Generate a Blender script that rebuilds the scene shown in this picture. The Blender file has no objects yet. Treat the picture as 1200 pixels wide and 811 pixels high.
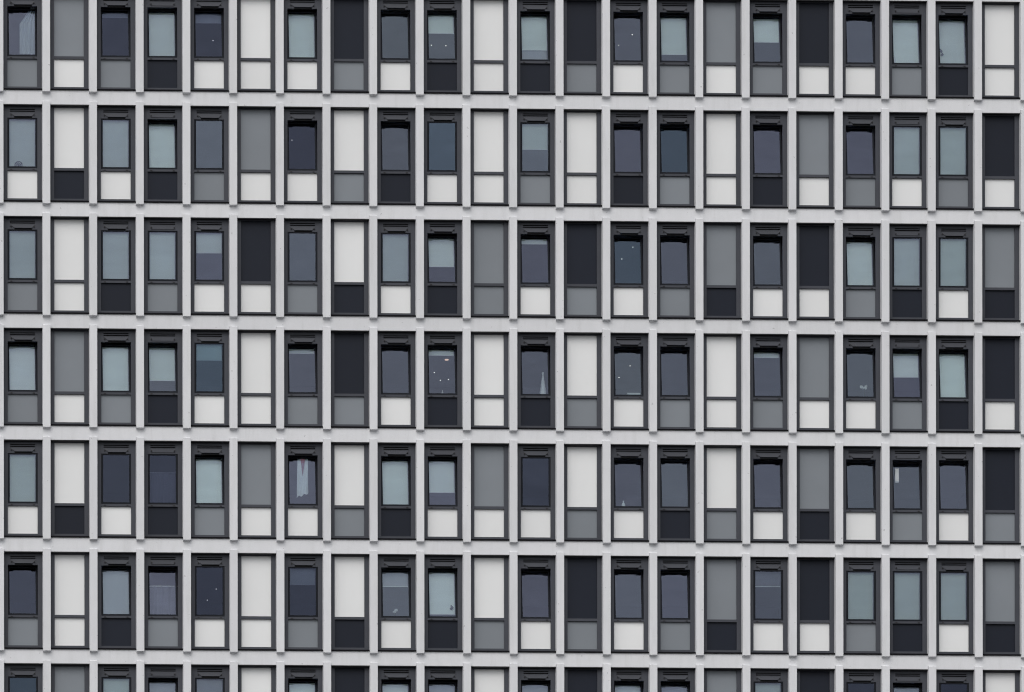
import bpy, math, random
from mathutils import Matrix, Vector
random.seed(7)
S = bpy.context.scene
COL = S.collection

# ------------------------------------------------------------------ dimensions (metres)
U = 1 / 45.0                       # drawing unit of the facade: about 22 mm
P = 1.2144413                      # bay pitch
H = 2.8984999                      # storey height
ZC = 62.0                          # height of the middle of the view above ground
PW = 0.199                         # pier width
OW = P - PW                        # opening width
OWU = OW / U
PIL = 0.10                         # how far the pilasters stand proud
REC = 0.12                         # how far the frames sit back
CAM = Vector((-29.0, -200.0, ZC - 60.0))
NC, NR = 22, 7
def bx(c): return (c - 10.9) * P + .3 * U
def rz(r): return ZC + (3.13 - r) * H

# ------------------------------------------------------------------ materials
def mat(name):
    m = bpy.data.materials.new(name); m.use_nodes = True
    nt = m.node_tree
    return m, nt, nt.nodes, nt.links, nt.nodes['Principled BSDF']

def simple(name, col, rough=0.5, metal=0.0, spec=0.5, vary=0.0, scale=6.0, tone=0.0, bump=0.0, stretch=(1, 1, 1)):
    m, nt, N, L, b = mat(name)
    b.inputs['Roughness'].default_value = rough
    b.inputs['Metallic'].default_value = metal
    b.inputs['Specular IOR Level'].default_value = spec
    b.inputs['Base Color'].default_value = (*col, 1)
    if vary or tone:
        geo = N.new('ShaderNodeNewGeometry')
        mp = N.new('ShaderNodeMapping'); mp.inputs['Scale'].default_value = stretch
        L.new(geo.outputs['Position'], mp.inputs['Vector'])
        nz = N.new('ShaderNodeTexNoise'); nz.inputs['Scale'].default_value = scale; nz.inputs['Detail'].default_value = 6
        L.new(mp.outputs[0], nz.inputs['Vector'])
        mr = N.new('ShaderNodeMapRange')
        mr.inputs['From Min'].default_value = .3; mr.inputs['From Max'].default_value = .7
        mr.inputs['To Min'].default_value = 1 - vary; mr.inputs['To Max'].default_value = 1 + vary
        L.new(nz.outputs['Fac'], mr.inputs['Value'])
        oi = N.new('ShaderNodeObjectInfo')
        mo = N.new('ShaderNodeMapRange')
        mo.inputs['To Min'].default_value = 1 - tone; mo.inputs['To Max'].default_value = 1 + tone
        L.new(oi.outputs['Random'], mo.inputs['Value'])
        mu = N.new('ShaderNodeMath'); mu.operation = 'MULTIPLY'
        L.new(mr.outputs[0], mu.inputs[0]); L.new(mo.outputs[0], mu.inputs[1])
        vm = N.new('ShaderNodeVectorMath'); vm.operation = 'SCALE'
        vm.inputs[0].default_value = col
        L.new(mu.outputs[0], vm.inputs['Scale'])
        L.new(vm.outputs[0], b.inputs['Base Color'])
        if bump:
            bp = N.new('ShaderNodeBump'); bp.inputs['Strength'].default_value = bump; bp.inputs['Distance'].default_value = .01
            L.new(nz.outputs['Fac'], bp.inputs['Height']); L.new(bp.outputs[0], b.inputs['Normal'])
    return m

def concrete(name, col):
    m, nt, N, L, b = mat(name)
    b.inputs['Roughness'].default_value = .85; b.inputs['Specular IOR Level'].default_value = .25
    geo = N.new('ShaderNodeNewGeometry')
    def noise(scale, st, det=5, lo=.3, hi=.7):
        mp = N.new('ShaderNodeMapping'); mp.inputs['Scale'].default_value = st
        L.new(geo.outputs['Position'], mp.inputs['Vector'])
        n = N.new('ShaderNodeTexNoise'); n.inputs['Scale'].default_value = scale; n.inputs['Detail'].default_value = det
        n.inputs['Roughness'].default_value = .62
        L.new(mp.outputs[0], n.inputs['Vector'])
        r = N.new('ShaderNodeMapRange'); r.inputs['From Min'].default_value = lo; r.inputs['From Max'].default_value = hi
        L.new(n.outputs['Fac'], r.inputs['Value'])
        return n, r
    def mix(a, bcol, fac, k):
        mu = N.new('ShaderNodeMath'); mu.operation = 'MULTIPLY'; mu.inputs[1].default_value = k; mu.use_clamp = True
        L.new(fac, mu.inputs[0])
        mx = N.new('ShaderNodeMix'); mx.data_type = 'RGBA'
        L.new(mu.outputs[0], mx.inputs['Factor'])
        if isinstance(a, tuple): mx.inputs['A'].default_value = (*a, 1)
        else: L.new(a, mx.inputs['A'])
        mx.inputs['B'].default_value = (*bcol, 1)
        return mx.outputs['Result']
    k1, f1 = noise(.7, (1, 1, 1)); k2, f2 = noise(5, (1, 1, .35)); k3, f3 = noise(2.2, (2.2, 1, .22), 6, .52, .78)
    k4, f4 = noise(40, (1, 1, 1), 3); k5, f5 = noise(9, (1, 1, 1), 2, .70, .74)
    c = mix(col, tuple(x * .94 for x in col), f1.outputs[0], 1)
    c = mix(c, (col[0] * .86, col[1] * .87, col[2] * .86), f2.outputs[0], .65)
    c = mix(c, (col[0] * .68, col[1] * .68, col[2] * .66), f3.outputs[0], .5)     # rain streaks
    c = mix(c, tuple(x * 1.07 for x in col), f4.outputs[0], .45)
    c = mix(c, tuple(x * .5 for x in col), f5.outputs[0], .65)                     # small chips
    oi = N.new('ShaderNodeObjectInfo')
    mo = N.new('ShaderNodeMapRange'); mo.inputs['To Min'].default_value = .955; mo.inputs['To Max'].default_value = 1.03
    L.new(oi.outputs['Random'], mo.inputs['Value'])
    vm = N.new('ShaderNodeVectorMath'); vm.operation = 'SCALE'
    L.new(c, vm.inputs[0]); L.new(mo.outputs[0], vm.inputs['Scale'])
    L.new(vm.outputs[0], b.inputs['Base Color'])
    bp = N.new('ShaderNodeBump'); bp.inputs['Strength'].default_value = .25; bp.inputs['Distance'].default_value = .01
    L.new(k4.outputs['Fac'], bp.inputs['Height']); L.new(bp.outputs[0], b.inputs['Normal'])
    return m

def glass(name, tint, refl_tint, refl_tint2, ior=1.68, wobble=.004):
    m, nt, N, L, b = mat(name)
    N.remove(b); out = N['Material Output']
    tr = N.new('ShaderNodeBsdfTransparent'); tr.inputs['Color'].default_value = (*tint, 1)
    gl = N.new('ShaderNodeBsdfGlossy'); gl.inputs['Roughness'].default_value = .015; gl.inputs['Color'].default_value = (*refl_tint, 1)
    oi = N.new('ShaderNodeObjectInfo'); cr = N.new('ShaderNodeMix'); cr.data_type = 'RGBA'
    L.new(oi.outputs['Random'], cr.inputs['Factor'])
    cr.inputs['A'].default_value = (*refl_tint, 1); cr.inputs['B'].default_value = (*refl_tint2, 1)
    L.new(cr.outputs['Result'], gl.inputs['Color'])
    fr = N.new('ShaderNodeFresnel'); fr.inputs['IOR'].default_value = ior
    geo = N.new('ShaderNodeNewGeometry')
    nz = N.new('ShaderNodeTexNoise'); nz.inputs['Scale'].default_value = 1.6; nz.inputs['Detail'].default_value = 1
    L.new(geo.outputs['Position'], nz.inputs['Vector'])
    bp = N.new('ShaderNodeBump'); bp.inputs['Strength'].default_value = 1; bp.inputs['Distance'].default_value = wobble
    L.new(nz.outputs['Fac'], bp.inputs['Height'])
    L.new(bp.outputs[0], gl.inputs['Normal'])
    mx = N.new('ShaderNodeMixShader')
    L.new(fr.outputs[0], mx.inputs[0]); L.new(tr.outputs[0], mx.inputs[1]); L.new(gl.outputs[0], mx.inputs[2])
    L.new(mx.outputs[0], out.inputs[0])
    return m

def lamp_mat(name, col, st):
    m, nt, N, L, b = mat(name)
    b.inputs['Base Color'].default_value = (*col, 1)
    b.inputs['Emission Color'].default_value = (*col, 1); b.inputs['Emission Strength'].default_value = st
    return m

M = {}
M['concrete'] = concrete('pale_concrete', (.678, .685, .706))
M['frame'] = simple('grey_powder_coat', (.044, .048, .060), .5, spec=.3, vary=.06, scale=3, tone=.07)
M['sash'] = simple('shaded_sash_coat', (.013, .015, .020), .7, spec=.10, tone=.06)  # frame coat darkened; shade inside the opening is put into its colour
M['fittings_shade'] = simple('black_fittings_shade', (.008, .008, .010), .7)  # black vent fittings, and the strip painting shade under the lintel
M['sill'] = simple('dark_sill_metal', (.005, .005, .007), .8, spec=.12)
M['w'] = simple('white_panel', (.716, .726, .726), .42, vary=.014, scale=1.1, tone=.025)
M['g'] = simple('grey_panel', (.192, .212, .234), .45, spec=.3, vary=.03, scale=1.1, tone=.06)
M['b'] = simple('navy_panel', (.0045, .0075, .0165), .5, spec=.22, vary=.03, scale=1.2, tone=.08)
M['glass'] = glass('window_glass', (.885, .925, .915), (.66, .69, .94), (.74, .83, 1.0))
M['glass_blue'] = glass('coated_blue_glass', (.77, .845, .87), (.48, .60, .79), (.55, .67, .85))
M['glass_dark'] = glass('dark_tinted_glass', (.66, .69, .75), (.38, .42, .58), (.46, .51, .66))
M['blind'] = simple('white_roller_blind', (.82, .865, .81), .8, vary=.05, scale=1.6, tone=.14, stretch=(.5, 1, 2.2))
M['blind_grey'] = simple('grey_roller_blind', (.40, .40, .44), .8, vary=.03, scale=2.0, tone=.08, stretch=(3, 1, .4))
M['blind_dark'] = simple('dark_blind', (.16, .16, .20), .8, vary=.15, scale=1.6, stretch=(.3, 1, 3))
M['bar'] = simple('blind_bar', (.80, .82, .82), .5)
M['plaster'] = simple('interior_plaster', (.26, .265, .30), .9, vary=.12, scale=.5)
M['carpet'] = simple('interior_floor', (.10, .10, .11), .9, vary=.1)
M['white'] = simple('white_item', (.80, .80, .80), .5, vary=.05)
M['cloth'] = simple('pale_cloth', (.86, .90, .92), .8, vary=.06, scale=20)
M['pink'] = simple('pink_cloth', (.35, .18, .24), .8, vary=.10, scale=20)
M['curtain'] = simple('pale_curtain', (.50, .54, .57), .9, vary=.08, scale=5, stretch=(6, 1, .5))
M['leaf'] = simple('leaf', (.05, .08, .05), .6, vary=.2, scale=30)
M['dark'] = simple('dark_item', (.03, .032, .05), .6)
M['steel'] = simple('steel_pin', (.2, .2, .22), .4, .6)
M['lamp'] = lamp_mat('lamp_white', (1, .96, .90), 1.2)
M['lamp_red'] = lamp_mat('lamp_orange', (1, .66, .52), .5)
M['asphalt'] = simple('asphalt', (.055, .055, .058), .9, vary=.2, scale=.4, bump=.2)
M['pave'] = simple('forecourt_paving', (.13, .13, .125), .9, vary=.12, scale=1.5)
M['roofing'] = simple('roofing', (.2, .2, .2), .9, vary=.1)

# ------------------------------------------------------------------ mesh helpers
class MB:
    def __init__(s): s.v = []; s.f = []
    def add(s, v, f):
        n = len(s.v); s.v += [tuple(p) for p in v]; s.f += [tuple(i + n for i in q) for q in f]
        return s
    def box(s, x0, x1, y0, y1, z0, z1):
        v = [(x, y, z) for z in (z0, z1) for y in (y0, y1) for x in (x0, x1)]
        return s.add(v, [(0, 2, 3, 1), (4, 5, 7, 6), (0, 1, 5, 4), (2, 6, 7, 3), (0, 4, 6, 2), (1, 3, 7, 5)])
    def prism_xz(s, pts, y0, y1, pts_back=None):
        """polygon in x,z (counter-clockwise seen from the street) between depths y0 and y1"""
        pb = pts_back or pts; n = len(pts)
        v = [(x, y0, z) for x, z in pts] + [(x, y1, z) for x, z in pb]
        f = [tuple(range(n)), tuple(range(2 * n - 1, n - 1, -1))]
        f += [(i, i + n, (i + 1) % n + n, (i + 1) % n) for i in range(n)]
        return s.add(v, f)
    def prism_yz(s, pts, x0, x1):
        n = len(pts)
        v = [(x0, y, z) for y, z in pts] + [(x1, y, z) for y, z in pts]
        f = [tuple(range(n)), tuple(range(2 * n - 1, n - 1, -1))]
        f += [(i, i + n, (i + 1) % n + n, (i + 1) % n) for i in range(n)]
        return s.add(v, f)
    def grid(s, xs, zs, holes, y0, y1):
        """a slab with openings: xs, zs cell borders, holes the set of open cells; one connected solid"""
        nx, nz = len(xs), len(zs); idx = {}
        solid = lambda i, j: 0 <= i < nx - 1 and 0 <= j < nz - 1 and (i, j) not in holes
        base = len(s.v)
        def vid(i, j, k):
            if (i, j, k) not in idx:
                idx[(i, j, k)] = len(s.v); s.v.append((xs[i], (y0, y1)[k], zs[j]))
            return idx[(i, j, k)]
        for i in range(nx - 1):
            for j in range(nz - 1):
                if not solid(i, j): continue
                s.f.append((vid(i, j, 0), vid(i + 1, j, 0), vid(i + 1, j + 1, 0), vid(i, j + 1, 0)))
                s.f.append((vid(i, j, 1), vid(i, j + 1, 1), vid(i + 1, j + 1, 1), vid(i + 1, j, 1)))
                for di, dj, a, b in ((-1, 0, (i, j + 1), (i, j)), (1, 0, (i + 1, j), (i + 1, j + 1)), (0, -1, (i, j), (i + 1, j)), (0, 1, (i + 1, j + 1), (i, j + 1))):
                    if not solid(i + di, j + dj):
                        s.f.append((vid(*b, 0), vid(*a, 0), vid(*a, 1), vid(*b, 1)))
        return s
    def lathe(s, prof, seg=14, c=(0, 0, 0)):
        n = len(s.v); m = len(prof)
        for r, z in prof:
            for k in range(seg):
                a = 2 * math.pi * k / seg
                s.v.append((c[0] + r * math.cos(a), c[1] + r * math.sin(a), c[2] + z))
        for i in range(m - 1):
            for k in range(seg):
                k2 = (k + 1) % seg
                s.f.append((n + i * seg + k, n + i * seg + k2, n + (i + 1) * seg + k2, n + (i + 1) * seg + k))
        s.f.append(tuple(n + k for k in reversed(range(seg)))); s.f.append(tuple(n + (m - 1) * seg + k for k in range(seg)))
        return s
    def tube(s, pts, r, seg=6):
        n = len(s.v); pts = [Vector(p) for p in pts]
        for i, p in enumerate(pts):
            d = (pts[min(i + 1, len(pts) - 1)] - pts[max(i - 1, 0)]).normalized()
            a = d.cross(Vector((.3, .9, .2))).normalized(); b = d.cross(a)
            rr = r[i] if isinstance(r, (list, tuple)) else r
            for k in range(seg):
                t = 2 * math.pi * k / seg
                s.v.append(tuple(p + (a * math.cos(t) + b * math.sin(t)) * rr))
        for i in range(len(pts) - 1):
            for k in range(seg):
                k2 = (k + 1) % seg
                s.f.append((n + i * seg + k, n + (i + 1) * seg + k, n + (i + 1) * seg + k2, n + i * seg + k2))
        s.f.append(tuple(n + k for k in range(seg))); s.f.append(tuple(n + (len(pts) - 1) * seg + k for k in reversed(range(seg))))
        return s
    def mesh(s, name, m, smooth=False):
        me = bpy.data.meshes.new(name); me.from_pydata(s.v, [], s.f)
        for k in (m if isinstance(m, (list, tuple)) else [m]): me.materials.append(M[k])
        if smooth:
            for p in me.polygons: p.use_smooth = True
        me.update(); return me
    def build(s, name, m, parent=None, loc=(0, 0, 0), smooth=False):
        return obj(name, s.mesh(name, m, smooth), parent, loc)

def obj(name, me, parent=None, loc=(0, 0, 0)):
    o = bpy.data.objects.new(name, me); COL.objects.link(o)
    o.location = loc
    if parent: o.parent = parent
    return o
def tag(o, label=None, cat=None, group=None, kind=None):
    for k, v in (('label', label), ('category', cat), ('group', group), ('kind', kind)):
        if v: o[k] = v
    return o
def empty(name, loc):
    o = bpy.data.objects.new(name, None); COL.objects.link(o); o.location = loc; o.empty_display_size = .2
    return o

# ------------------------------------------------------------------ ground
g = MB().box(-2500, 2500, -2500, 2500, -.3, 0).build('ground', 'asphalt'); tag(g, kind='structure')
g = MB().box(-40, 40, -26, 20, 0.0, .12).build('pavement', 'pave'); tag(g, kind='structure')

# ------------------------------------------------------------------ the building
X0, X1 = bx(-2) - PW, bx(NC + 2)          # two plain bays run on past each side of the view
ZT, ZB = rz(0), rz(NR - 1) - 130.9 * U
B = empty('tower_block', (0, 0, 0))
tag(B, 'pale concrete tower block with tall grey framed windows between white, grey and navy panels', 'building')
def part(mb, name, m, smooth=False): return mb.build(name, m, B, smooth=smooth)

# plain walls and core that carry the facade above, below and behind what is seen
part(MB().box(X0, X1, .02, 14, .12, ZB - .5), 'lower_wall', 'concrete')
part(MB().box(X0, X1, .02, 14, ZT + 17.2 * U, ZT + 3.6), 'upper_wall', 'concrete')
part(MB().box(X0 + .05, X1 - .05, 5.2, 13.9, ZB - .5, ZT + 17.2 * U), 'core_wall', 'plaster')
part(MB().box(X0 - .02, X0 + .0, .0, 14, ZB - .5, ZT + 17.2 * U), 'side_wall', 'concrete')
part(MB().box(X1 + .0, X1 + .02, .0, 14, ZB - .5, ZT + 17.2 * U), 'side_wall', 'concrete')
part(MB().box(X0, X1, 0.0, 14, ZT + 3.6, ZT + 3.8), 'roof', 'roofing')

# spandrel beams and the floors behind them
for r in range(NR + 1):
    zt = rz(r - 1) - 114.0 * U; zb = rz(r)
    part(MB().box(X0, X1, 0, .30, zb, zt), 'spandrel_beam', 'concrete')
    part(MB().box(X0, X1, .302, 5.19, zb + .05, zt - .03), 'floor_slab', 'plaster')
# partitions between the rooms, behind the blind bays
BLANK = [1, 5, 7, 10, 12, 15, 17, 21]
for r in range(NR):
    for c in [-1] + BLANK + [NC]:
        xm = bx(c) + OW / 2
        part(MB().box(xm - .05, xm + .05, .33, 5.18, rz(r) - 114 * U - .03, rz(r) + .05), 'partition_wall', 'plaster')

# piers with a pilaster standing proud at each storey
pil_me = MB().prism_yz([(-PIL, 2.1 * U), (-PIL, -116.6 * U), (.02, -117.5 * U), (.02, 4.2 * U)][::-1], .001, PW - .001).mesh('pilaster', 'concrete')
for c in range(-2, NC + 3):
    x = bx(c) - PW
    p = part(MB().box(x, x + PW, .006, .30, ZB - .4, ZT + 10 * U), 'pier', 'concrete')
    for r in range(NR):
        obj('pilaster', pil_me, p, (x, 0, rz(r)))

# ------------------------------------------------------------------ bays: shared meshes in bay coordinates (x from the opening's edge, z down from the lintel)
def u(*a): return [k * U for k in a]
FX = u(.05, 5.36, 40.34, OWU - .05)
def frame_blank():
    b = MB(); zs = [z * U for z in (-112.2, -108.3, -75.4, -72.4, -1.7, 1.6)]
    b.grid(FX, zs, {(1, 1), (1, 3)}, REC, REC + .09); return b.mesh('panel_bay', 'frame')
def frame_window():
    b = MB()
    xs = u(.05, 5.36, 8.2, 13.4, 34.2, 37.6, 40.34, OWU - .05)
    zs = [z * U for z in (-112.2, -108.3, -75.6, -73.0, -14.2, -12.6, -7.3, -6.0, -5.2, -3.9, 1.6)]
    holes = {(i, 1) for i in range(1, 6)} | {(i, 3) for i in range(1, 6)} | {(3, 4)} | {(i, j) for i in (2, 3, 4) for j in (6, 8)}
    b.grid(xs, zs, holes, REC, REC + .09); return b.mesh('window', 'frame')
def frame_window_plain():          # the vent's lower slot shut
    b = MB()
    xs = u(.05, 5.36, 8.2, 37.6, 40.34, OWU - .05)
    zs = [z * U for z in (-112.2, -108.3, -75.6, -73.0, -14.2, -7.3, -6.0, -5.2, -3.9, 1.6)]
    holes = {(i, 1) for i in range(1, 4)} | {(i, 3) for i in range(1, 4)} | {(2, 5), (2, 7)}
    b.grid(xs, zs, holes, REC, REC + .09); return b.mesh('window', 'frame')
ME = {}
ME['blank'] = frame_blank(); ME['win'] = frame_window(); ME['win_plain'] = frame_window_plain()
# vent back plate (dark, seen through the slots) and hood
b = MB().box(*u(7.0, 38.8), REC + .045, REC + .06, -14.1 * U, -2.5 * U)
ME['vent'] = b.mesh('vent', 'fittings_shade')
ME['head_shade'] = MB().box(*u(.1, OWU - .1), .008, REC + .02, -.95 * U, -.06 * U).mesh('head_shade_strip', 'fittings_shade')  # added black strip standing in for the shadow line under the lintel
def hood(lo, hi, out):
    b = MB(); n = [(hi[0], -8.2), (lo[0], -12.5), (lo[1], -12.5), (hi[1], -8.2)]
    f = [(x * U, z * U) for x, z in n]
    v = [(f[0][0], REC - .004, f[0][1]), (f[1][0], REC - out, f[1][1]), (f[2][0], REC - out, f[2][1]), (f[3][0], REC - .004, f[3][1])]
    v += [(x, REC + .004, z) for x, z in f]
    b.add(v, [(0, 1, 2, 3), (7, 6, 5, 4), (0, 4, 5, 1), (1, 5, 6, 2), (2, 6, 7, 3), (3, 7, 4, 0)])
    return b
ME['hood'] = hood((13.6, 34.0), (8.0, 38.0), .020).mesh('vent_hood', 'frame')
ME['hood_plain'] = hood((9.5, 36.5), (8.0, 38.0), .014).mesh('vent_hood', 'frame')
def pin(x):
    return MB().prism_xz([((x + .75 * math.cos(a)) * U, (-10.7 + .75 * math.sin(a)) * U) for a in [k * math.pi / 4 for k in range(8)]], REC - .035, REC + .01)
ME['pin_l'] = pin(9.6).mesh('vent_pin', 'fittings_shade'); ME['pin_r'] = pin(36.4).mesh('vent_pin', 'fittings_shade')
def hinge(x): return MB().prism_xz([((x + k) * U, z * U) for k, z in ((-1.1, -74.9), (1.1, -74.9), (1.1, -73.9), (-1.1, -73.9))], REC - .012, REC + .01)
ME['hinge_l'] = hinge(9.8).mesh('hinge', 'fittings_shade'); ME['hinge_r'] = hinge(36.0).mesh('hinge', 'fittings_shade')
# panels
def panel(z0, z1, y=REC + .05):
    return MB().box(*u(5.0, 40.7), y, y + .03, z0 * U, z1 * U)
for k in 'wgb':
    ME['low' + k] = panel(-108.6, -75.1).mesh('lower_panel', k)
    ME['loww' + k] = panel(-108.6, -75.3).mesh('lower_panel', k)
    ME['up' + k] = panel(-72.7, -1.4).mesh('upper_panel', k)
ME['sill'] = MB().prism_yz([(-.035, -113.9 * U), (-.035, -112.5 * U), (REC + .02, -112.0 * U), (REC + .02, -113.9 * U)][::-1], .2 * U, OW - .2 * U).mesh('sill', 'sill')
# sash: hinged along its foot, origin on the hinge line
HX, HY, HZ = 0, REC + .014, -72.7 * U
sx = u(5.75, 7.7, 38.25, 40.0); sz = [k * U for k in (.0, 2.0, 57.4, 58.3)]
ME['sash'] = MB().grid(sx, sz, {(1, 1)}, 0, .055).mesh('sash', 'sash')
pane_box = lambda: MB().box(*u(7.5, 38.4), .018, .026, 1.8 * U, 57.6 * U)
ME['pane'] = pane_box().mesh('pane', 'glass'); ME['pane_dark'] = pane_box().mesh('pane', 'glass_dark'); ME['pane_blue'] = pane_box().mesh('pane', 'glass_blue')
ZG0, ZG1 = 2.0, 57.1
_bl = {}
def blind_mesh(frac, m='blind'):
    key = (round(frac, 3), m)
    if key not in _bl:
        z1 = 57.6; z0 = ZG1 - (ZG1 - ZG0) * frac
        if frac >= 1: z0 = 1.2
        b = MB().box(*u(8.2, 38.0), .115, .118, z0 * U, z1 * U)
        _bl[key] = b.mesh('blind', m)
    return _bl[key]
def bar_mesh(frac):
    key = ('bar', round(frac, 3))
    if key not in _bl:
        z0 = ZG1 - (ZG1 - ZG0) * frac
        _bl[key] = MB().box(*u(8.2, 38.0), .110, .123, (z0 - .7) * U, (z0 + .1) * U).mesh('blind_bar', 'bar')
    return _bl[key]

ORD = 'first second third fourth fifth sixth seventh eighth ninth tenth eleventh twelfth thirteenth fourteenth fifteenth sixteenth seventeenth eighteenth nineteenth twentieth twenty-first twenty-second'.split()
inner_me = MB().box(*u(8.3, 37.5), .14, .143, 1.2 * U, 57 * U).mesh('inner_blind', 'blind_grey')
PANEL = {'w': 'white', 'g': 'grey', 'b': 'navy'}

# row by row as photographed. blank bay: upper+lower panel letters; window: o/c (tilted open/closed), lower panel, blind length 0-9 (9 = full), x = extra
GRID = [
 'og0 gw og1 ob9 ow2 ww ow9 bg ow0 ob4 ww ob9 bg ow0 og8 gw og5 bw ow0 og9 ob9 ww',
 'cw9 wb cw9 ob9 cg0 gw ow0 wg ob0 cw0 ww cg5 ww ob0 og0 ww ob0 gw og0 cw9 cg9 bw',
 'cg9 ww cb9 cg9 cw4 bw cg0 wb cw9 ob6 gg ow1 bg ow0 og0 gb ow0 bw og9 cb9 cw9 gb',
 'og9 gw og9 ob7 cw3 ww og1 bg ow0 ob1 ww ob0 wg ow0 og0 ww og1 gw ow0 og5 ob9 bw',
 'cw9 wb cw0 cb0 og9 gw ow0 wg ob9 ow7 gw cw0 wg ow0 ob0 wg ow0 gb ow0 og0 ow0 bg',
 'og0 ww ob9 og0 cw0 ww cg3 wb ow3 ob9 wg ow0 bg ow0 og0 gb cw3 bw cg9 cb9 cw9 gb',
 'cw0 gw cw9 ow9 cg9 ww ow9 bw ow9 ob9 ww ow9 bg ow2 og9 gw cw9 bw cg0 ow9 cg0 wb',
]
GREYB = {(5, 8), (6, 3), (6, 4), (5, 16), (5, 2), (6, 9), (6, 11), (6, 14), (6, 19)}
BLUE = {(2, 13), (3, 4), (1, 9), (1, 14), (6, 0)}
DARK = {(4, 11), (4, 2), (4, 3), (5, 0), (5, 4), (5, 6), (0, 2), (0, 4), (1, 6), (6, 18), (6, 20)}
PLAINVENT = {3, 19}
TILT = {}
WIN = {}

def add(name, me, parent, loc=(0, 0, 0), rx=0.0):
    o = obj(name, me, parent, loc)
    if rx: o.rotation_euler = (rx, 0, 0)
    return o

def blank_bay(r, c, up, lo, label=True):
    f = obj('panel_bay', ME['blank'], B, (bx(c), 0, rz(r)))
    add('upper_panel', ME['up' + up], f); add('lower_panel', ME['low' + lo], f); add('sill', ME['sill'], f); add('head_shade_strip', ME['head_shade'], f)
    if label:
        what = f'all {PANEL[up]} blind bay' if up == lo else f'blind bay with {PANEL[up]} panel over {PANEL[lo]} one'
        f['label'] = f'{what}, {ORD[c]} bay on the {ORD[r]} visible floor'
    return f

def window(r, c, code):
    op, lo, bl = code[0] == 'o', code[1], int(code[2])
    plain = c in PLAINVENT
    f = obj('window', ME['win_plain' if plain else 'win'], B, (bx(c), 0, rz(r)))
    add('vent', ME['vent'], f)
    add('vent_hood', ME['hood_plain' if plain else 'hood'], f)
    add('vent_pin', ME['pin_l'], f); add('vent_pin', ME['pin_r'], f)
    add('hinge', ME['hinge_l'], f); add('hinge', ME['hinge_r'], f)
    t = -math.radians(random.uniform(7.4, 8.6)) if op else 0.0
    TILT[(r, c)] = t; WIN[(r, c)] = f
    L = (0, HY, HZ)
    add('sash', ME['sash'], f, L, t)
    add('pane', ME['pane_blue' if (r, c) in BLUE else 'pane_dark' if (r, c) in DARK else 'pane'], f, L, t)
    if bl:
        frac = {9: 1.0}.get(bl, bl * .1 + random.uniform(-.02, .03)) if bl > 1 else random.uniform(.07, .11)
        if (r, c) == (3, 9): frac = .105
        if (r, c) == (0, 4): frac = .20
        if (r, c) == (0, 11): frac = .74
        m = 'blind_dark' if (r, c) == (5, 16) else 'blind_grey' if (r, c) in GREYB else 'blind'
        if (r, c) == (5, 9): frac = .91
        add('blind', blind_mesh(frac, m), f, L, t)
        if (r, c) == (0, 11): add('inner_blind', inner_me, f, L, t)
        if frac < 1: add('blind_bar', bar_mesh(frac), f, L, t)
    add('lower_panel', ME['loww' + lo], f); add('sill', ME['sill'], f); add('head_shade_strip', ME['head_shade'], f)
    bt = 'no blind drawn' if not bl else 'its blind fully down' if bl == 9 else 'its blind partly down'
    f['label'] = f'{"tilted" if op else "shut"} window over {PANEL[lo]} panel, {bt}, {ORD[c]} bay on {ORD[r]} visible floor'
    return f

for r, row in enumerate(GRID):
    for c, code in enumerate(row.split()):
        if len(code) == 2: blank_bay(r, c, code[0], code[1])
        else: window(r, c, code)
    for k, c in enumerate((-2, -1, NC, NC + 1)):
        blank_bay(r, c, 'wgbw'[(r + k) % 4], 'gwgb'[(r + 2 * k) % 4], label=False)

# ------------------------------------------------------------------ things behind the panes
def at(r, c, px, pz, y):
    """a point y metres behind the wall face, as seen px, pz facade units in from the frame's corner"""
    X = bx(c) + px * U; Z = rz(r) - pz * U
    ta = (X - CAM.x) / 200; te = (Z - CAM.z) / 200
    return Vector((X + (y + PIL) * ta, y, Z + y * te))
SILLZ = lambda r: rz(r) - 70.6 * U      # inner window board
def board(r): return SILLZ(r)
# window boards inside, one per window (carry the small things)
board_me = MB().box(*u(1.5, 44.0), .215, .46, -74.5 * U, -72.6 * U).mesh('window_board', 'white')
for (r, c), f in WIN.items(): add('window_board', board_me, f)
BZ = lambda r: rz(r) - 72.6 * U
def on_board(r, c, px, y): 
    p = at(r, c, px, 60, y); p.z = BZ(r); return p

# recessed-looking ceiling lamps: disc lamps under the slab
LAMP = MB().lathe([(.011, 0), (.012, -.005), (.010, -.012), (.004, -.015)][::-1], 14).mesh('lamp_disc', 'lamp', True)
LAMPR = MB().lathe([(.05, 0), (.055, -.008), (.045, -.018), (.02, -.022)][::-1], 14).mesh('lamp_disc', 'lamp_red', True)
RING = MB().lathe([(.019, 0), (.019, -.003), (.014, -.004), (.014, 0)], 14).mesh('lamp_ring', 'white')
def ceiling_lamp(r, c, px, pz, words, red=False):
    zc = rz(r) + .05
    Z = rz(r) - pz * U; te = (Z - CAM.z) / 200
    y = min(4.9, max(.6, (zc - .02 - Z) / te))
    p = at(r, c, px, pz, y)
    o = empty('ceiling_lamp', (p.x, p.y, zc))
    tag(o, words, 'ceiling lamp', 'small lamps seen through the panes')
    obj('bulb', LAMPR if red else LAMP, o); obj('rim', RING, o)
ceiling_lamp(0, 4, 26.5, 55, 'single lit lamp in the fifth window bay of the top row')
ceiling_lamp(0, 9, 9.0, 58, 'higher of two lit lamps under the half blind in the tenth bay, top row')
ceiling_lamp(0, 9, 26, 58.5, 'lower of two lit lamps under the half blind in the tenth bay, top row')
ceiling_lamp(0, 13, 26, 43.5, 'upper lit lamp in the fourteenth bay window of the top row')
ceiling_lamp(0, 13, 10, 56, 'lower lit lamp in the fourteenth bay window of the top row')
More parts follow.
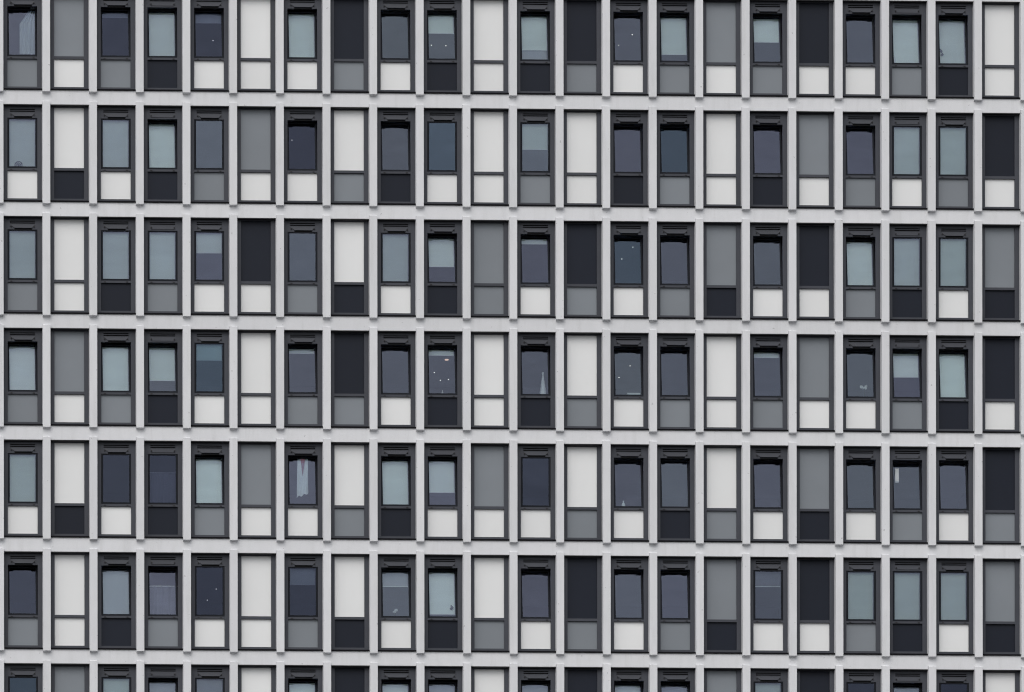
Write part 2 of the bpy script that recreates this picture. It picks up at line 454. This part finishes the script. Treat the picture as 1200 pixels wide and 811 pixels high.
ceiling_lamp(1, 6, 9.5, 40, 'lit lamp seen through the tilted window, seventh bay of the second row')
ceiling_lamp(2, 13, 26.5, 31, 'upper lit lamp in the blue window, fourteenth bay of the third row')
ceiling_lamp(2, 13, 13.5, 45, 'lower lit lamp in the blue window, fourteenth bay of the third row')
ceiling_lamp(3, 9, 26.5, 34.0, 'orange glowing lamp below the short blind, tenth bay of the fourth row', True)
ceiling_lamp(3, 9, 12, 49, 'leftmost of three white lamps below the orange one, tenth bay, fourth row')
ceiling_lamp(3, 9, 19, 58, 'middle of three white lamps below the orange one, tenth bay, fourth row')
ceiling_lamp(3, 9, 28.5, 57, 'rightmost of three white lamps below the orange one, tenth bay, fourth row')
ceiling_lamp(3, 13, 23, 39.5, 'upper lamp over the pale box window, fourteenth bay of the fourth row')
ceiling_lamp(3, 13, 10, 53, 'lower lamp over the pale box window, fourteenth bay of the fourth row')
ceiling_lamp(5, 4, 29.5, 43, 'highest of three lit lamps, fifth bay window of the sixth row')
ceiling_lamp(5, 4, 19, 56, 'middle of three lit lamps, fifth bay window of the sixth row')

def thing(name, loc, label, cat, group=None):
    return tag(empty(name, loc), label, cat, group)

# round desk fan, second row first bay (in front of the blind)
def fan():
    p = on_board(1, 0, 17.6, .23)
    o = thing('desk_fan', p, 'small round desk fan in front of the lowered blind, first bay second row', 'fan')
    R = 4.2 * U; zc = R + .5 * U
    b = MB()
    ring = [(R * math.cos(a), 0, zc + R * math.sin(a)) for a in [2 * math.pi * k / 24 for k in range(25)]]
    b.tube(ring, .012)
    for k in range(6):
        a = math.pi * k / 6
        b.tube([(R * math.cos(a), 0, zc + R * math.sin(a)), (-R * math.cos(a), 0, zc - R * math.sin(a))], .005, 4)
    ring = [(R * .55 * math.cos(a), 0, zc + R * .55 * math.sin(a)) for a in [2 * math.pi * k / 20 for k in range(21)]]
    b.tube(ring, .006, 4)
    b.build('cage', 'dark', o)
    b = MB()
    for k in range(3):
        a = 2 * math.pi * k / 3 + .4
        pts = [(0, 0), (.30, .10), (.85, .28), (.9, -.15), (.4, -.22)]
        q = [(R * (x * math.cos(a) - y * math.sin(a)), zc + R * (x * math.sin(a) + y * math.cos(a))) for x, y in pts]
        b.prism_xz(q[::-1], .006, .010)
    b.build('blades', 'steel', o)
    MB().lathe([(.035, 0), (.035, .008), (.008, .012), (.008, .03)], 10).build('stand', 'white', o)
fan()

# shirt hanging, fifth row seventh bay
def shirt():
    top = at(4, 6, 21.5, 20.5, .34)
    o = thing('hanging_cloth', top, 'pale blue garment hanging in the open window with a pink strip down its middle', 'garment')
    b = MB(); n = 9; rows = 10
    W = 6.6 * U; Ht = 40 * U
    V = []
    for j in range(rows + 1):
        t = j / rows
        for i in range(n + 1):
            s_ = i / n * 2 - 1
            w = W * (.92 + .1 * t)
            z = -Ht * t - (.05 * (1 - s_) * t if j == rows else 0) + (.02 * math.sin(s_ * 7) if j == rows else 0)
            V.append((s_ * w, .018 * math.sin(s_ * 6 + t * 2) * (.4 + t), z))
    f = []
    for j in range(rows):
        for i in range(n):
            a = j * (n + 1) + i; f.append((a, a + n + 1, a + n + 2, a + 1))
    b.add(V, f); nv = len(V)
    b.add([(x, y + .012, z) for x, y, z in V], [q[::-1] for q in f])
    b.build('cloth', 'cloth', o, smooth=True)
    MB().prism_xz([(-2.6 * U, -.2 * U), (0, -21 * U), (2.6 * U, -.2 * U)], -.030, -.022).build('strip', 'pink', o)
    MB().tube([(-W, 0, 0), (0, 0, .06), (W, 0, 0)], .008).build('hanger', 'steel', o)
shirt()

def bottle(r, c, px, y, h, rad, m, label, cat='bottle', name='bottle', cap=None):
    o = thing(name, on_board(r, c, px, y), label, cat)
    MB().lathe([(rad, 0), (rad * 1.02, h * .05), (rad, h * .55), (rad * .75, h * .68), (rad * .35, h * .78), (rad * .33, h * .92)], 14).build('body', m, o, smooth=True)
    MB().lathe([(rad * .4, h * .92), (rad * .4, h), (rad * .3, h * 1.01)], 10).build('cap', cap or m, o)
    return o
bottle(4, 13, 15, .30, 10 * U, 2.2 * U, 'cloth', 'pale plastic bottle standing on the sill, fourteenth bay fifth row')
bottle(4, 6, 4.6, .23, 6.5 * U, 1.5 * U, 'white', 'small white bottle at the foot of the window with the hanging garment')
bottle(0, 19, 6.6, .24, 11 * U, 1.3 * U, 'white', 'slim white bottle beside a dark stem in front of a lowered blind, top row')
bottle(3, 9, 21.5, .34, 8 * U, 1.2 * U, 'white', 'thin white bottle at the foot of the window with the orange lamp')

def slab(name, r, c, px0, px1, h, y, d, m, label, cat):
    a = on_board(r, c, px0, y); b_ = on_board(r, c, px1, y)
    o = thing(name, (a + b_) / 2, label, cat); w = (b_.x - a.x) / 2
    MB().grid([-w, w], [0, h], set(), -d / 2, d / 2).build('body', m, o)
    return o
def open_box(r, c, px0, px1, h, y, m, label):
    a = on_board(r, c, px0, y); b_ = on_board(r, c, px1, y)
    o = thing('storage_box', (a + b_) / 2, label, 'box'); w = (b_.x - a.x) / 2
    MB().box(-w, w, -.07, .07, 0, h * .8).build('body', m, o)
    MB().box(-w - .008, w + .008, -.078, .078, h * .8, h).build('lid', 'white', o)
open_box(3, 13, 19.5, 34, 5.5 * U, .33, 'curtain', 'pale storage box lying at the right end of a sill below two lamps')
open_box(0, 11, 24, 29, 1.6 * U, .24, 'white', 'little white packet on the sill under a double edged blind, top row')
open_box(5, 9, 30, 34, 2.0 * U, .24, 'white', 'low white box beside a dark pot plant on the sill, sixth row')
open_box(5, 11, 8, 15.5, 1.8 * U, .28, 'white', 'flat white stack of paper on the sill, twelfth bay sixth row')
open_box(4, 6, 27, 35, 1.2 * U, .24, 'white', 'flat white packet below the hanging garment, right end of the sill')
open_box(4, 0, 7.5, 12.5, 1.5 * U, .225, 'white', 'small white packet in the lower corner of the shut first window, fifth row')

# tall white cone, fourth row twelfth bay
def cone():
    p = on_board(3, 11, 30.0, .31)
    o = thing('cone_ornament', p, 'tall white lacy cone ornament standing on the sill, twelfth bay fourth row', 'ornament')
    b = MB(); prof = []
    h = 27 * U
    for k in range(14):
        t = k / 13; rr = 3.9 * U * (1 - t) ** 0.9 + .012
        prof.append((rr * (1.06 if k % 2 else .94), h * t))
    b.lathe(prof, 16).build('cone', 'white', o)
    MB().lathe([(.02, h), (.03, h + .03), (.01, h + .06)], 8).build('tip', 'white', o)
cone()

def paper():
    p = at(4, 19, 8.6, 34.5, .27); z = 8.5 * U
    o = MB().grid([-2.2 * U, 2.2 * U], [-z, z], set(), -.002, .002).build('paper_sheet', 'curtain', None, p)
    tag(o, 'narrow white sheet of paper stuck inside the tilted pane, twentieth bay fifth row', 'paper')
paper()

def sprig(r, c, px, pz, label, n, spread, m='white', stem_h=None, seed=1):
    rnd = random.Random(seed)
    base = on_board(r, c, px, .30); tgt = at(r, c, px, pz, .30)
    h = max(.06, tgt.z - base.z)
    o = thing('pot_plant', base, label, 'plant')
    MB().lathe([(.03, 0), (.042, .07), (.045, .07), (.045, .08)], 12).build('pot', 'dark', o, smooth=False)
    b = MB(); b.tube([(0, 0, .06), (.01, 0, h * .6), (0, 0, h)], [.006, .005, .004]).build('stem', 'leaf', o)
    b = MB()
    for k in range(n):
        cx, cz = rnd.uniform(-spread[0], spread[0]) * U, h + rnd.uniform(-spread[1], spread[1]) * U
        cy = rnd.uniform(-.05, .05); s_ = rnd.uniform(.018, .034); a0 = rnd.uniform(0, 6)
        for j in range(5):
            a = a0 + 2 * math.pi * j / 5; a2 = a + .9
            d1 = Vector((math.cos(a), rnd.uniform(-.5, .5), math.sin(a))) * s_ * 1.5
            d2 = Vector((math.cos(a2), rnd.uniform(-.5, .5), math.sin(a2))) * s_
            q = Vector((cx, cy, cz))
            b.add([q, q + d2 * .9, q + d1, q + d1 * .6 - d2 * .3], [(0, 1, 2, 3)])
    b.build('blossom' if m == 'white' else 'leaves', m, o)
sprig(3, 18, 25, 62, 'potted plant with white blossoms behind the tilted pane, nineteenth bay fourth row', 7, (4.6, 1.4), seed=3)
sprig(5, 8, 20, 67, 'small plant with white blossoms at the foot of the grey blind window, sixth row', 6, (2.0, 1.4), seed=5)
sprig(5, 9, 32.5, 62, 'dark leafy pot plant near the corner of a full blind, tenth bay sixth row', 9, (2.2, 3.5), 'dark', seed=9)
sprig(0, 20, 6.5, 61, 'dark leafy pot plant in the lower corner of a full blind, top row', 9, (1.5, 3.5), 'dark', seed=11)
sprig(0, 20, 31, 70, 'small plant with white blossoms at the far end of the dark plant sill', 4, (1.8, .8), seed=12)
bottle(5, 20, 20.5, .225, 3.4 * U, 1.5 * U, 'white', 'small white cup shaped jar on the sill of a shut window, sixth row', 'jar', 'jar')
bottle(5, 19, 18.5, .225, 2.4 * U, 1.6 * U, 'dark', 'small dark jar on the sill of a shut window over a navy panel', 'jar', 'jar')

# pale curtain gathered to one side, first window of the top row
def curtain(r, c, x0, x1, z0, z1, label, m='curtain', shape=None, y=.40):
    a = at(r, c, x0, z0, y); b_ = at(r, c, x1, z1, y)
    o = thing('curtain', (a.x, y, a.z), label, 'curtain')
    W = b_.x - a.x; Ht = a.z - b_.z; n = 24; rows = 8
    V = []
    for j in range(rows + 1):
        t = j / rows
        for i in range(n + 1):
            s_ = i / n
            lo = shape(t) if shape else 0
            V.append(((lo + (1 - lo) * s_) * W, .025 * math.sin(s_ * 26 + t), -Ht * t))
    f = [(j * (n + 1) + i, (j + 1) * (n + 1) + i, (j + 1) * (n + 1) + i + 1, j * (n + 1) + i + 1) for j in range(rows) for i in range(n)]
    b = MB().add(V, f)
    b.add([(x, yy + .006, z) for x, yy, z in V], [q[::-1] for q in f])
    b.build('drape', m, o, smooth=True)
    MB().tube([(-.05, 0, .01), (W + .05, 0, .01)], .012).build('rail', 'white', o)
curtain(0, 0, 16.5, 38, 16, 72, 'pale curtain drawn to one side behind the first window of the top row', shape=lambda t: max(0.0, .75 - 1.6 * t) if t < .35 else 0.12)
curtain(4, 3, 6, 39, 38, 74, 'low grey curtain across the lower part of the shut fourth window, fifth row', 'blind_grey', y=.45)
curtain(5, 3, 6, 39, 40, 74, 'low grey curtain across the lower part of the tilted fourth window, sixth row', 'blind_dark', y=.45)

# ------------------------------------------------------------------ camera (a shift lens held almost level, as in rectified facade photographs)
f_px, shx, shy, psi, roll = 9060.257, 1024.41375, 2708.61957, .031073569, -.0012074446
cd = bpy.data.cameras.new('camera'); co = bpy.data.objects.new('camera', cd); COL.objects.link(co)
right = Vector((math.cos(psi), -math.sin(psi), 0)); fwd = Vector((math.sin(psi), math.cos(psi), 0)); upv = Vector((0, 0, 1))
cx = right * math.cos(roll) + upv * math.sin(roll); cy = -right * math.sin(roll) + upv * math.cos(roll)
R = Matrix((cx, cy, -fwd)).transposed().to_4x4()
co.matrix_world = Matrix.Translation(CAM) @ R
cd.sensor_fit = 'HORIZONTAL'; cd.sensor_width = 36; cd.lens = f_px / 1200 * 36
cd.shift_x = shx / 1200; cd.shift_y = shy / 1200
cd.clip_start = 1; cd.clip_end = 6000
S.camera = co

# ------------------------------------------------------------------ daylight: overcast sky and a broad weak sun
SUN_EL, SUN_AZ = math.radians(48), math.radians(205)     # azimuth clockwise from +Y: from the street side
w = bpy.data.worlds.new('World'); S.world = w; w.use_nodes = True
nt = w.node_tree; N = nt.nodes; L = nt.links
bg = N['Background']; bg.inputs['Strength'].default_value = .10
sk = N.new('ShaderNodeTexSky'); sk.sky_type = 'NISHITA'; sk.sun_disc = False
sk.sun_elevation = SUN_EL; sk.sun_rotation = SUN_AZ; sk.air_density = 1.0; sk.dust_density = 3.0; sk.ozone_density = 1.0
hs = N.new('ShaderNodeHueSaturation'); hs.inputs['Saturation'].default_value = .30
L.new(sk.outputs[0], hs.inputs['Color'])
tc = N.new('ShaderNodeTexCoord'); mp = N.new('ShaderNodeMapping'); mp.inputs['Scale'].default_value = (1, 1, 2.6)
L.new(tc.outputs['Generated'], mp.inputs['Vector'])
nz = N.new('ShaderNodeTexNoise'); nz.inputs['Scale'].default_value = 4; nz.inputs['Detail'].default_value = 4; nz.inputs['Roughness'].default_value = .55
L.new(mp.outputs[0], nz.inputs['Vector'])
mr = N.new('ShaderNodeMapRange'); mr.inputs['From Min'].default_value = .35; mr.inputs['From Max'].default_value = .68
mr.inputs['To Min'].default_value = .72; mr.inputs['To Max'].default_value = 1.18
L.new(nz.outputs['Fac'], mr.inputs['Value'])
vm = N.new('ShaderNodeVectorMath'); vm.operation = 'SCALE'
L.new(hs.outputs[0], vm.inputs[0]); L.new(mr.outputs[0], vm.inputs['Scale'])
L.new(vm.outputs[0], bg.inputs['Color'])
sd = bpy.data.lights.new('sun', 'SUN'); sd.energy = .6; sd.angle = math.radians(50); sd.color = (1, .97, .93)
so = bpy.data.objects.new('sun', sd); COL.objects.link(so)
dirv = Vector((math.sin(SUN_AZ) * math.cos(SUN_EL), math.cos(SUN_AZ) * math.cos(SUN_EL), math.sin(SUN_EL)))
so.rotation_euler = dirv.to_track_quat('Z', 'Y').to_euler(); so.location = (0, -60, 120)

S.view_settings.view_transform = 'Standard'; S.view_settings.look = 'None'
S.view_settings.exposure = 0.72; S.view_settings.gamma = 1; S.view_settings.use_curve_mapping = False
S.render.engine = 'CYCLES'
cy_ = S.cycles
cy_.pixel_filter_type = 'BLACKMAN_HARRIS'; cy_.filter_width = 1.15; cy_.use_denoising = True; cy_.max_bounces = 8; cy_.diffuse_bounces = 4; cy_.glossy_bounces = 4; cy_.transparent_max_bounces = 24
cy_.sample_clamp_indirect = 4
